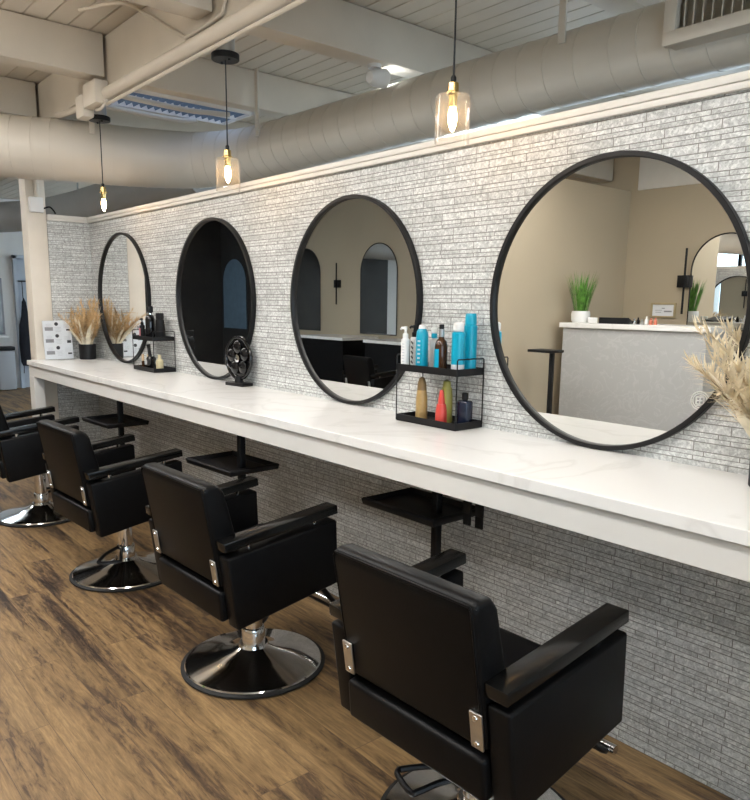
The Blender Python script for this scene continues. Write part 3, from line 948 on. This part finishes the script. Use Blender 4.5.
bottle('shampoo_bottle', 'olive yellow bottle standing behind the coral red one', 'bottle', (-1.935, -0.058, zl),
       [('body', [(0, 0), (0.022, 0), (0.0235, 0.004), (0.023, 0.085), (0.019, 0.112), (0, 0.112)], M_olive), ('cap', [(0.0165, 0.112), (0.0135, 0.132), (0, 0.138)], M_olive)], GR, 1.19)
bottle('perfume_bottle', 'dark navy square glass bottle on the lower tray', 'bottle', (-1.838, -0.060, zl),
       [('body', lambda bm: box(bm, (0, 0, 0.040), (0.052, 0.040, 0.080), 0.008, seg=3), M_navy), ('cap', cyp(0.012, 0.0805, 0.104), M_black)], GR, 1.19)

# left rack contents
GL = 'dark products on the far rack'
X0 = -4.55
bottle('pump_bottle', 'small dark bottle with a pink label on the far rack', 'bottle', (X0 - 0.085, -0.115, zu),
       [('body', cyp(0.017, 0, 0.075, 0.003), M_black), ('pump', pump_head(0.010, 0.075), M_black), ('label', lambda bm: box(bm, (0.0, -0.0175, 0.036), (0.018, 0.002, 0.045), 0), M_pink)], GL, 1.15)
bottle('spray_bottle', 'big glossy black bottle with silver collar on the far rack', 'bottle', (X0 - 0.005, -0.095, zu),
       [('body', [(0, 0), (0.028, 0), (0.030, 0.004), (0.030, 0.110), (0.024, 0.128), (0.016, 0.135), (0, 0.135)], M_glossblk), ('collar', cyp(0.019, 0.133, 0.146), M_chrome), ('cap', cyp(0.022, 0.146, 0.182, 0.005), M_black)], GL, 1.15)
bottle('spray_can', 'matte black tapered can at the right end of the far rack', 'can', (X0 + 0.065, -0.060, zu),
       [('body', [(0, 0), (0.033, 0), (0.034, 0.004), (0.027, 0.110), (0, 0.110)], M_black), ('cap', cyp(0.026, 0.110, 0.145, 0.004), M_black)], GL, 1.15)
for i, (dx, dy, lab) in enumerate(((-0.095, -0.115, 'slim dark vial with tan cap at the lower tray\'s left end'), (-0.068, -0.090, 'slim dark vial with tan cap next to the black dryer'))):
    bottle('vial', lab, 'bottle', (X0 + dx, dy, zl), [('body', cyp(0.010, 0, 0.045), M_amber), ('cap', cyp(0.009, 0.045, 0.082), M_tan)], GL, 1.15)
hd = thing('hair_dryer', 'compact black hair dryer standing nozzle down on the far rack', 'hair dryer', (X0 + 0.0, -0.10, zl))
bm = nb(); lathe(bm, [(0, 0), (0.026, 0), (0.028, 0.006), (0.026, 0.05), (0.032, 0.07), (0.024, 0.085), (0, 0.088)], (0, 0, 0), 24); obj('body', bm, M_glossblk, hd)
bm = nb(); tube(bm, [(-0.012, 0, 0.070), (-0.028, 0, 0.125), (-0.036, 0, 0.160)], [0.013, 0.011, 0.013], 12); obj('handle', bm, M_black, hd)
bottle('lotion_bottle', 'cream coloured bottle on the far rack\'s lower tray', 'bottle', (X0 + 0.095, -0.085, zl),
       [('body', [(0, 0), (0.022, 0), (0.023, 0.004), (0.023, 0.055), (0.012, 0.066), (0, 0.066)], M_creamb), ('cap', cyp(0.011, 0.066, 0.088), M_creamb)], GL, 1.15)

# black round fan between second and third mirror
fan = thing('desk_fan', 'small round glossy black fan on a flat base beside third mirror', 'fan', (-3.50, -0.060, CT), 0.12)
bm = nb(); box(bm, (0, 0, 0.009), (0.15, 0.075, 0.017), 0.003); obj('base', bm, M_black, fan)
bm = nb(); tube(bm, [(0, 0, 0.016), (0, 0, 0.05)], [0.026, 0.02], 12); obj('stem', bm, M_black, fan)
bm = nb()
ring = [(0.108 * math.cos(2 * PI * k / 48), 0, 0.148 + 0.112 * math.sin(2 * PI * k / 48)) for k in range(48)]
tube(bm, ring, 0.009, 10, True)
obj('ring', bm, M_glossblk, fan)
bm = nb(); lathe(bm, [(0, -0.004), (0.104, -0.004), (0.104, 0.004), (0, 0.004)], (0, 0.012, 0.148), 40, (PI / 2, 0, 0)); obj('back_plate', bm, M_glossblk, fan)
for k in range(5):
    a = k * 2 * PI / 5 + 0.4
    bm = nb(); lathe(bm, [(0, -0.006), (0.024, -0.004), (0.034, 0), (0.024, 0.006), (0, 0.009)], (0.060 * math.cos(a), -0.006, 0.148 + 0.062 * math.sin(a)), 20, (PI / 2, 0.35, 0)); obj('blade', bm, M_glossblk, fan)
bm = nb(); lathe(bm, [(0.020, -0.01), (0.020, 0.012), (0, 0.018)], (0, 0, 0.148), 20, (PI / 2, 0, 0)); obj('hub', bm, M_chrome, fan)

# price card in an acrylic stand
pc = thing('price_card', 'white price card in clear stand at the far counter end', 'sign', (-5.735, -0.305, CT))
pc.rotation_euler = (0, 0, 0)
tl = -0.09
def onface(y_, z_, dx):
    return (dx - (z_ - 0.147) * 0.09, y_, z_)
bm = nb(); box(bm, (-0.0135, 0, 0.147), (0.0015, 0.205, 0.285), 0, (0, tl, 0)); obj('card', bm, M_paper, pc)
bm = nb(); box(bm, (-0.010, 0, 0.147), (0.002, 0.215, 0.292), 0, (0, tl, 0)); box(bm, (0.025, 0, 0.0015), (0.07, 0.215, 0.003)); obj('stand', bm, M_acrylic, pc)
bm = nb(); bg = nb(); bp = nb()
for r_ in range(3):
    z0 = 0.225 - r_ * 0.088
    lathe(bm, [(0, 0), (0.0135, 0), (0.0135, 0.0012), (0, 0.0012)], onface(-0.005, z0 + 0.040, -0.0115), 20, (0, PI / 2 + tl, 0))
    box(bg, onface(-0.060, z0 + 0.004, -0.0112), (0.0012, 0.058, 0.026), 0, (0, tl, 0))
    box(bm, onface(0.078, z0 - 0.004, -0.0112), (0.0012, 0.028, 0.020 if r_ == 1 else 0.012), 0, (0, tl, 0))
    for q in range(4):
        box(bp, onface(0.005, z0 + 0.014 - q * 0.010, -0.0112), (0.0012, 0.048 - (q % 2) * 0.012, 0.003), 0, (0, tl, 0))
        box(bp, onface(0.065, z0 + 0.036 - q * 0.008, -0.0112), (0.0012, 0.040, 0.0025), 0, (0, tl, 0))
        box(bp, onface(-0.060, z0 + 0.040 - q * 0.006, -0.0112), (0.0012, 0.040, 0.002), 0, (0, tl, 0))
obj('badge', bm, M_ink, pc); obj('picture', bg, M_greyink, pc); obj('text_lines', bp, M_paleink, pc)

# ------------------------------------------------------------------ dried pampas arrangements
def strip(bm, p0, d, L_, w, curl, n=5, up=Vector((0, 0, 1))):
    """one curved blade as a thin closed ribbon"""
    d = d.normalized()
    side = d.cross(up)
    if side.length < 1e-3:
        side = Vector((1, 0, 0))
    side.normalize()
    pts = []
    p = Vector(p0)
    for i in range(n + 1):
        t = i / n
        ww = w * (0.35 + 1.3 * t) * (1 - t) ** 0.6 * 1.2 if t < 1 else w * 0.04
        ww = max(ww, w * 0.06)
        pts.append((p.copy(), ww))
        p = p + d * (L_ / n)
        d = (d + curl * (1 / n)).normalized()
    prev = None
    for q, ww in pts:
        a = bm.verts.new(q - side * ww); b = bm.verts.new(q + side * ww)
        if prev:
            bm.faces.new((prev[0], prev[1], b, a))
        prev = (a, b)
    return [q for q, _ in pts]

def plume(bm, p0, d, L_, curl, nf, fl, rng, wide=1.0):
    sp_ = strip(bm, p0, d, L_, 0.0022, curl, 7)
    for i in range(nf):
        t = 0.25 + 0.75 * rng.random()
        k = t * (len(sp_) - 1)
        j = min(int(k), len(sp_) - 2)
        q = sp_[j].lerp(sp_[j + 1], k - j)
        ax = (sp_[j + 1] - sp_[j]).normalized()
        rd = Vector((rng.gauss(0, 1), rng.gauss(0, 1), rng.gauss(0, 1)))
        dd = (ax * 1.1 + rd.normalized() * 0.75).normalized()
        strip(bm, q, dd, fl * (0.5 + 0.8 * rng.random()) * (1.25 - t * 0.6), (0.0022 + 0.001 * rng.random()) * (1 + 0.3 * (wide - 1)), rd * 0.25, 3)

def clear(bm, loc):
    for v in bm.verts:
        v.co.y = min(v.co.y, -0.036 - loc[1])
        v.co.x = max(v.co.x, XL + 0.006 - loc[0])
        if loc[0] < -3:
            v.co.y = max(v.co.y, -0.195 - loc[1] + 0.2 * max(0.0, v.co.z - 0.30) - (0.2 if v.co.x > 0.03 else 0.0))
        v.co.z = max(v.co.z, 0.01)

def pampas(lab, loc, pot_r, pot_h, n1, n2, H, spread, seed, rz=0, lean=Vector((0, 0, 0)), wall=None, wide=1.0):
    rng = random.Random(seed)
    t = thing('dried_plant', lab, 'plant', loc, rz)
    bm = nb(); lathe(bm, [(0, 0), (pot_r * 0.90, 0), (pot_r * 0.96, 0.004), (pot_r, pot_h), (pot_r * 0.92, pot_h), (pot_r * 0.88, pot_h * 0.8), (0, pot_h * 0.78)], (0, 0, 0), 32); obj('pot', bm, M_black, t)
    bm = nb()
    for i in range(n1):
        a = rng.random() * 2 * PI
        r_ = spread * math.sqrt(rng.random())
        d_ = Vector((math.cos(a) * r_, math.sin(a) * r_, 1.0)) + lean
        if wall is not None and d_.y > wall:
            d_.y = wall
        L_ = H * (0.55 + 0.45 * rng.random())
        plume(bm, (math.cos(a) * pot_r * 0.4, math.sin(a) * pot_r * 0.4, pot_h * 0.75), d_, L_, Vector((math.cos(a) * 0.5, min(math.sin(a) * 0.5, 0.0 if wall is not None else 9), -0.25)), 80, H * 0.19, rng, wide)
    clear(bm, loc)
    obj('plumes', bm, M_plumepale if wide > 1 else M_plume, t, flat=True)
    bm = nb()
    for i in range(n2):
        a = rng.random() * 2 * PI
        r_ = spread * (0.5 + 0.7 * rng.random())
        d_ = Vector((math.cos(a) * r_, math.sin(a) * r_, 0.9)) + lean
        if wall is not None and d_.y > wall:
            d_.y = wall
        b0 = Vector((math.cos(a) * pot_r * 0.5, math.sin(a) * pot_r * 0.5, pot_h * 0.75))
        strip(bm, b0, d_, H * (0.35 + 0.6 * rng.random()), (0.006 + 0.010 * rng.random()) * (1 + 0.7 * (wide - 1)), Vector((math.cos(a) * 0.5, 0, -0.2)), 6)
    clear(bm, loc)
    obj('dried_leaves', bm, M_plume2, t, flat=True)
    return t
pampas('dried beige pampas in a black pot at the far counter corner', (-5.67, -0.118, CT), 0.062, 0.115, 50, 44, 0.36, 0.66, 3, lean=Vector((0.12, 0, 0)), wall=0.08)
pampas('dried beige pampas in a black pot at the right edge of photo', (-0.726, -0.100, CT), 0.060, 0.115, 30, 46, 0.40, 0.55, 11, lean=Vector((-0.03, -0.12, 0.05)), wall=0.04, wide=2.4)

# ------------------------------------------------------------------ wall box on the post
jb = thing('switch_box', 'white electrical box with a pipe, mounted high on the post', 'electrical box', (XL + 0.001, -0.385, 2.035))
bm = nb(); box(bm, (0.022, 0, 0.055), (0.042, 0.095, 0.105), 0.004); obj('box', bm, M_plwhite, jb)
bm = nb(); tube(bm, [(0.02, 0.01, 0.107), (0.02, 0.01, 0.50)], 0.018, 12); obj('pipe', bm, M_post, jb)
bm = nb(); tube(bm, smooth_path([(0.03, 0.045, 0.03), (0.035, 0.09, 0.045), (0.03, 0.12, 0.02), (0.03, 0.13, 0.0)], 5), 0.006, 8); obj('cable', bm, M_black, jb)

# ------------------------------------------------------------------ what stands across the room (seen in the mirrors)
desk = thing('reception_desk', 'grey reception desk with a white top reflected in the nearest mirror', 'desk', (-3.435, -3.76, 0), -0.10)
bm = nb(); box(bm, (0, -0.26, 0.605), (1.30, 0.48, 1.21), 0.003, seg=1); obj('body', bm, M_deskstone, desk)
bm = nb(); box(bm, (0, -0.26, 1.2325), (1.36, 0.53, 0.045), 0.003, seg=1); obj('desk_top', bm, M_quartz, desk)
DZ = 1.2555
def on_desk(u, v):
    c, s_ = math.cos(-0.10), math.sin(-0.10)
    return (-3.435 + c * u - s_ * v, -3.76 + s_ * u + c * v, DZ)
gp = thing('potted_grass', 'green grass plant in a white pot on the reception desk', 'plant', on_desk(-0.545, -0.14))
bm = nb(); lathe(bm, [(0, 0), (0.070, 0), (0.082, 0.02), (0.086, 0.075), (0.080, 0.105), (0.072, 0.105), (0.070, 0.09), (0, 0.088)], (0, 0, 0), 32); obj('pot', bm, M_plwhite, gp)
bm = nb(); rng = random.Random(5)
for i in range(170):
    a = rng.random() * 2 * PI; r_ = 0.062 * math.sqrt(rng.random())
    strip(bm, (math.cos(a) * r_, math.sin(a) * r_, 0.085), Vector((math.cos(a) * r_ * 3.4, math.sin(a) * r_ * 3.4, 1)), 0.40 * (0.6 + 0.4 * rng.random()), 0.0035, Vector((math.cos(a) * 0.25, math.sin(a) * 0.25, -0.05)), 5)
obj('grass_blades', bm, M_grass, gp, flat=True)
bm = nb(); box(bm, (0, 0, 0.025), (0.085, 0.02, 0.05), 0.002, (0, 0, -0.3)); o = obj('card_holder', bm, M_plwhite); o.location = on_desk(-0.40, -0.10); tag(o, 'small white card holder beside the potted grass', 'card holder')
kb = thing('tablet', 'dark tablet lying tilted on the reception desk', 'tablet', on_desk(-0.20, -0.16), -0.3)
bm = nb(); prism(bm, [(-0.10, 0.0), (0.10, 0.0), (0.10, 0.055), (-0.10, 0.012)], 'x', -0.13, 0.13, 0.002, 1); obj('body', bm, M_black, kb)
for i, (u, m, h, lab) in enumerate(((0.13, M_chrome, 0.05, 'small silver bottle nearest the tablet on the desk'), (0.165, M_black, 0.06, 'small black bottle beside the silver ones on the desk'), (0.20, M_galv, 0.045, 'small grey jar in the middle of the desk bottles'), (0.24, M_plwhite, 0.07, 'small white bottle among the desk bottles'), (0.28, M_coral, 0.055, 'small coral bottle on the desk, left of its twin'), (0.32, M_coral, 0.06, 'small coral bottle at the right end of the desk bottles'))):
    bottle('small_bottle', lab, 'bottle', on_desk(u - 0.16, -0.15), [('body', [(0, 0), (0.014, 0), (0.015, 0.003), (0.014, h * 0.6), (0.007, h * 0.75), (0, h * 0.76)], m), ('cap', cyp(0.007, h * 0.75, h), m)], 'little bottles on the reception desk')
# framed certificate
fc = thing('picture_frame', 'small gilt framed certificate on the beige wall above the desk', 'picture', (-3.75, YB + 0.0, 1.372))
bm = nb()
for s_ in (-1, 1):
    box(bm, (0, 0.012, s_ * 0.064), (0.26, 0.022, 0.018), 0.003); box(bm, (s_ * 0.121, 0.012, 0), (0.018, 0.022, 0.128), 0.003)
obj('frame', bm, M_goldframe, fc)
bm = nb(); box(bm, (0, 0.008, 0), (0.23, 0.008, 0.115)); obj('paper', bm, M_paper, fc)
bm = nb(); box(bm, (0.05, 0.0128, -0.01), (0.08, 0.001, 0.014)); box(bm, (0, 0.0128, 0.02), (0.03, 0.001, 0.008)); box(bm, (-0.05, 0.0128, -0.02), (0.06, 0.001, 0.004)); box(bm, (-0.05, 0.0128, 0.0), (0.07, 0.001, 0.004)); obj('print', bm, M_greyink, fc)

def make_sconce(lab, x, z):
    t = thing('wall_sconce', lab, 'wall light', (x, YB, z), 0, 'black bar sconces')
    bm = nb(); box(bm, (0, 0.03, 0), (0.115, 0.058, 0.115), 0.003); obj('box', bm, M_black, t)
    bm = nb(); box(bm, (0.02, 0.066, 0), (0.016, 0.016, 0.62), 0.002); obj('bar', bm, M_black, t)
    return t
sc = make_sconce('black bar sconce on the beige wall above the framed certificate', -3.55, 1.650)
dup(sc, (-9.04, YB, 1.68), 0, 'black bar sconce between the two arched mirrors')
dup(sc, (-7.16, YB, 1.68), 0, 'black bar sconce right of the arched mirrors, at the second round mirror\'s edge')

def make_arch(lab, x, z0, w, h):
    t = thing('arched_mirror', lab, 'mirror', (x, YB, z0), 0, 'arched mirrors on the opposite wall')
    r_ = w / 2
    poly = [(-r_, 0), (r_, 0)] + [(r_ * math.cos(a), h - r_ + r_ * math.sin(a)) for a in [PI * k / 24 for k in range(25)]]
    bm = nb(); prism(bm, poly, 'y', 0.004, 0.012); obj('pane', bm, M_mirror, t)
    bm = nb(); tube(bm, [(a, 0.012, b) for a, b in poly], 0.007, 6, True); obj('frame', bm, M_black, t)
    return t
am = make_arch('arched mirror behind the reception desk', -3.165, 1.20, 0.66, 0.88)
am2 = make_arch('arched mirror with dark reflection, right one of the pair', -8.10, 0.955, 0.80, 1.285)
dup(am2, (-9.91, YB, 0.955), 0, 'arched mirror with dark reflection, left one of the pair')
# slate-blue arch painted in place of a dim bluish lit opening, far left
r_ = 0.42
t = thing('arched_standin', 'dim blue arched screen for a bluish lit opening, seen in third mirror', 'standin', (-12.0, YB + 0.112, 0.9))
poly = [(-r_, 0), (r_, 0)] + [(r_ * math.cos(a), 0.83 + r_ * math.sin(a)) for a in [PI * k / 24 for k in range(25)]]
bm = nb(); prism(bm, poly, 'y', 0.002, 0.012); obj('standin_face', bm, M_slate, t)
bm = nb(); tube(bm, [(a, 0.012, b) for a, b in poly], 0.007, 6, True); obj('frame', bm, M_black, t)

def station(lab, x0, x1):
    t = thing('styling_station', lab, 'cabinet', ((x0 + x1) / 2, -4.53, 0), 0, 'black styling stations')
    w_ = x1 - x0
    bm = nb(); box(bm, (0, 0, 0.441), (w_ - 0.03, 0.62, 0.88), 0.003, seg=1); obj('cabinet', bm, M_vinyl, t)
    bm = nb(); box(bm, (0, 0, 0.9015), (w_, 0.66, 0.04), 0.003, seg=1); obj('top', bm, M_quartz, t)
station('black styling station with a white top, left one in second mirror', -9.10, -8.05)
station('black styling station with a white top, right one in second mirror', -7.60, -6.40)
place_chair((-6.35, -3.40, 0), PI + 0.05, -80, 'black salon chair at the stations opposite, reflected in second mirror')
# side table near the reception desk
st = thing('side_table', 'slim black pedestal table left of reception desk', 'table', (-3.90, -3.22, 0))
bm = nb(); box(bm, (0, 0, 1.020), (0.24, 0.20, 0.022), 0.004); obj('tabletop', bm, M_black, st)
bm = nb(); box(bm, (0.07, 0, 0.515), (0.035, 0.035, 0.99), 0.003); obj('leg', bm, M_black, st)
bm = nb(); box(bm, (0.02, 0, 0.011), (0.26, 0.20, 0.018), 0.003); obj('foot', bm, M_black, st)

# ------------------------------------------------------------------ far left, beyond the post
dr = bpy.data.objects.new('door_1', None); C.objects.link(dr); dr.location = (-12.5, 1.62, 0); dr['kind'] = 'structure'
bm = nb(); box(bm, (0.03, 0, 1.01), (0.045, 0.86, 2.01), 0.003); obj('door_panel', bm, M_bluepanel, dr)
bm = nb(); box(bm, (0.04, -0.455, 1.03), (0.09, 0.05, 2.06)); box(bm, (0.04, 0.455, 1.03), (0.09, 0.05, 2.06)); box(bm, (0.04, 0, 2.04), (0.09, 0.96, 0.05)); obj('door_frame', bm, M_bluepanel, dr)
cp = thing('hanging_cape', 'dark cape hanging from a hook on the pale blue door', 'cape', (-12.43, 1.245, 0.3))
bm = nb(); box(bm, (0.0, 0, 1.37), (0.03, 0.16, 0.02)); tube(bm, [(0.02, 0, 1.36), (0.02, 0, 1.0)], 0.006, 6); obj('hanger', bm, M_black, cp)
bm = nb(); lathe(bm, [(0.0, 1.12), (0.03, 1.05), (0.05, 0.85), (0.10, 0.70), (0.105, 0.4), (0.09, 0.12), (0.07, 0.06), (0, 0.05)], (0.05, 0, 0), 20, sx=0.45); 
for v in bm.verts:
    a = math.atan2(v.co.y, v.co.x - 0.05)
    k = 1 + 0.12 * math.sin(a * 7 + v.co.z * 5)
    v.co.y *= k
obj('cloth', bm, M_cloth, cp)
bm = nb(); tube(bm, [(0.06, -0.06, 0.1), (0.06, -0.07, -0.06)], 0.006, 6); tube(bm, [(0.06, 0.05, 0.1), (0.06, 0.06, -0.12)], 0.006, 6); obj('tie', bm, M_cloth, cp)
bn = thing('trash_bin', 'slim pale bin with a black lid against the far wall', 'bin', (-12.32, 0.90, 0))
bm = nb(); box(bm, (0, 0, 0.31), (0.22, 0.24, 0.60), 0.02); obj('body', bm, M_greywall, bn)
bm = nb(); box(bm, (0, 0, 0.645), (0.24, 0.26, 0.06), 0.015); obj('lid', bm, M_black, bn)
sh = thing('wall_mirror', 'tall dark edged wall mirror above a shelf at far left', 'mirror', (-12.49, 0.66, 0.85))
bm = nb(); box(bm, (0.012, 0, 0.43), (0.02, 0.62, 0.86), 0.003); obj('frame', bm, M_greyink, sh)
bm = nb(); box(bm, (0.024, 0, 0.43), (0.006, 0.56, 0.80)); obj('pane', bm, M_mirror, sh)
bm = nb(); box(bm, (-12.40, 0.66, 0.82), (0.20, 0.62, 0.03), 0.004)
tag(obj('wall_shelf', bm, M_plwhite), 'narrow white shelf under the far left wall mirror', 'shelf')

# ------------------------------------------------------------------ world, camera, view
wd = bpy.data.worlds.new('World'); S.world = wd; wd.use_nodes = True
bg = wd.node_tree.nodes['Background']
bg.inputs['Color'].default_value = (0.72, 0.86, 1.0, 1)
bg.inputs['Strength'].default_value = 4.6

f_, yaw, pit, rol, D_, H_, cy = 730.5641, 0.8654, 0.1749, 0.0118, 2.0634, 1.4313, 429.97
fw = Vector((-math.sin(yaw) * math.cos(pit), math.cos(yaw) * math.cos(pit), -math.sin(pit)))
r0 = fw.cross(Vector((0, 0, 1))).normalized(); u0 = r0.cross(fw)
c, s_ = math.cos(rol), math.sin(rol)
r1 = c * r0 + s_ * u0; u1 = -s_ * r0 + c * u0
cam = bpy.data.cameras.new('Camera'); co = bpy.data.objects.new('Camera', cam); C.objects.link(co)
mm = Matrix(((r1.x, u1.x, -fw.x, 0), (r1.y, u1.y, -fw.y, -D_), (r1.z, u1.z, -fw.z, H_), (0, 0, 0, 1)))
co.matrix_world = mm
cam.sensor_fit = 'HORIZONTAL'; cam.sensor_width = 36.0; cam.lens = f_ / 750 * 36.0
cam.shift_y = (cy - 400) / 750
cam.clip_start = 0.05
S.camera = co
S.view_settings.view_transform = 'Standard'
S.view_settings.look = 'None'
S.view_settings.gamma = 1.0
S.view_settings.use_curve_mapping = False
S.view_settings.exposure = -0.06
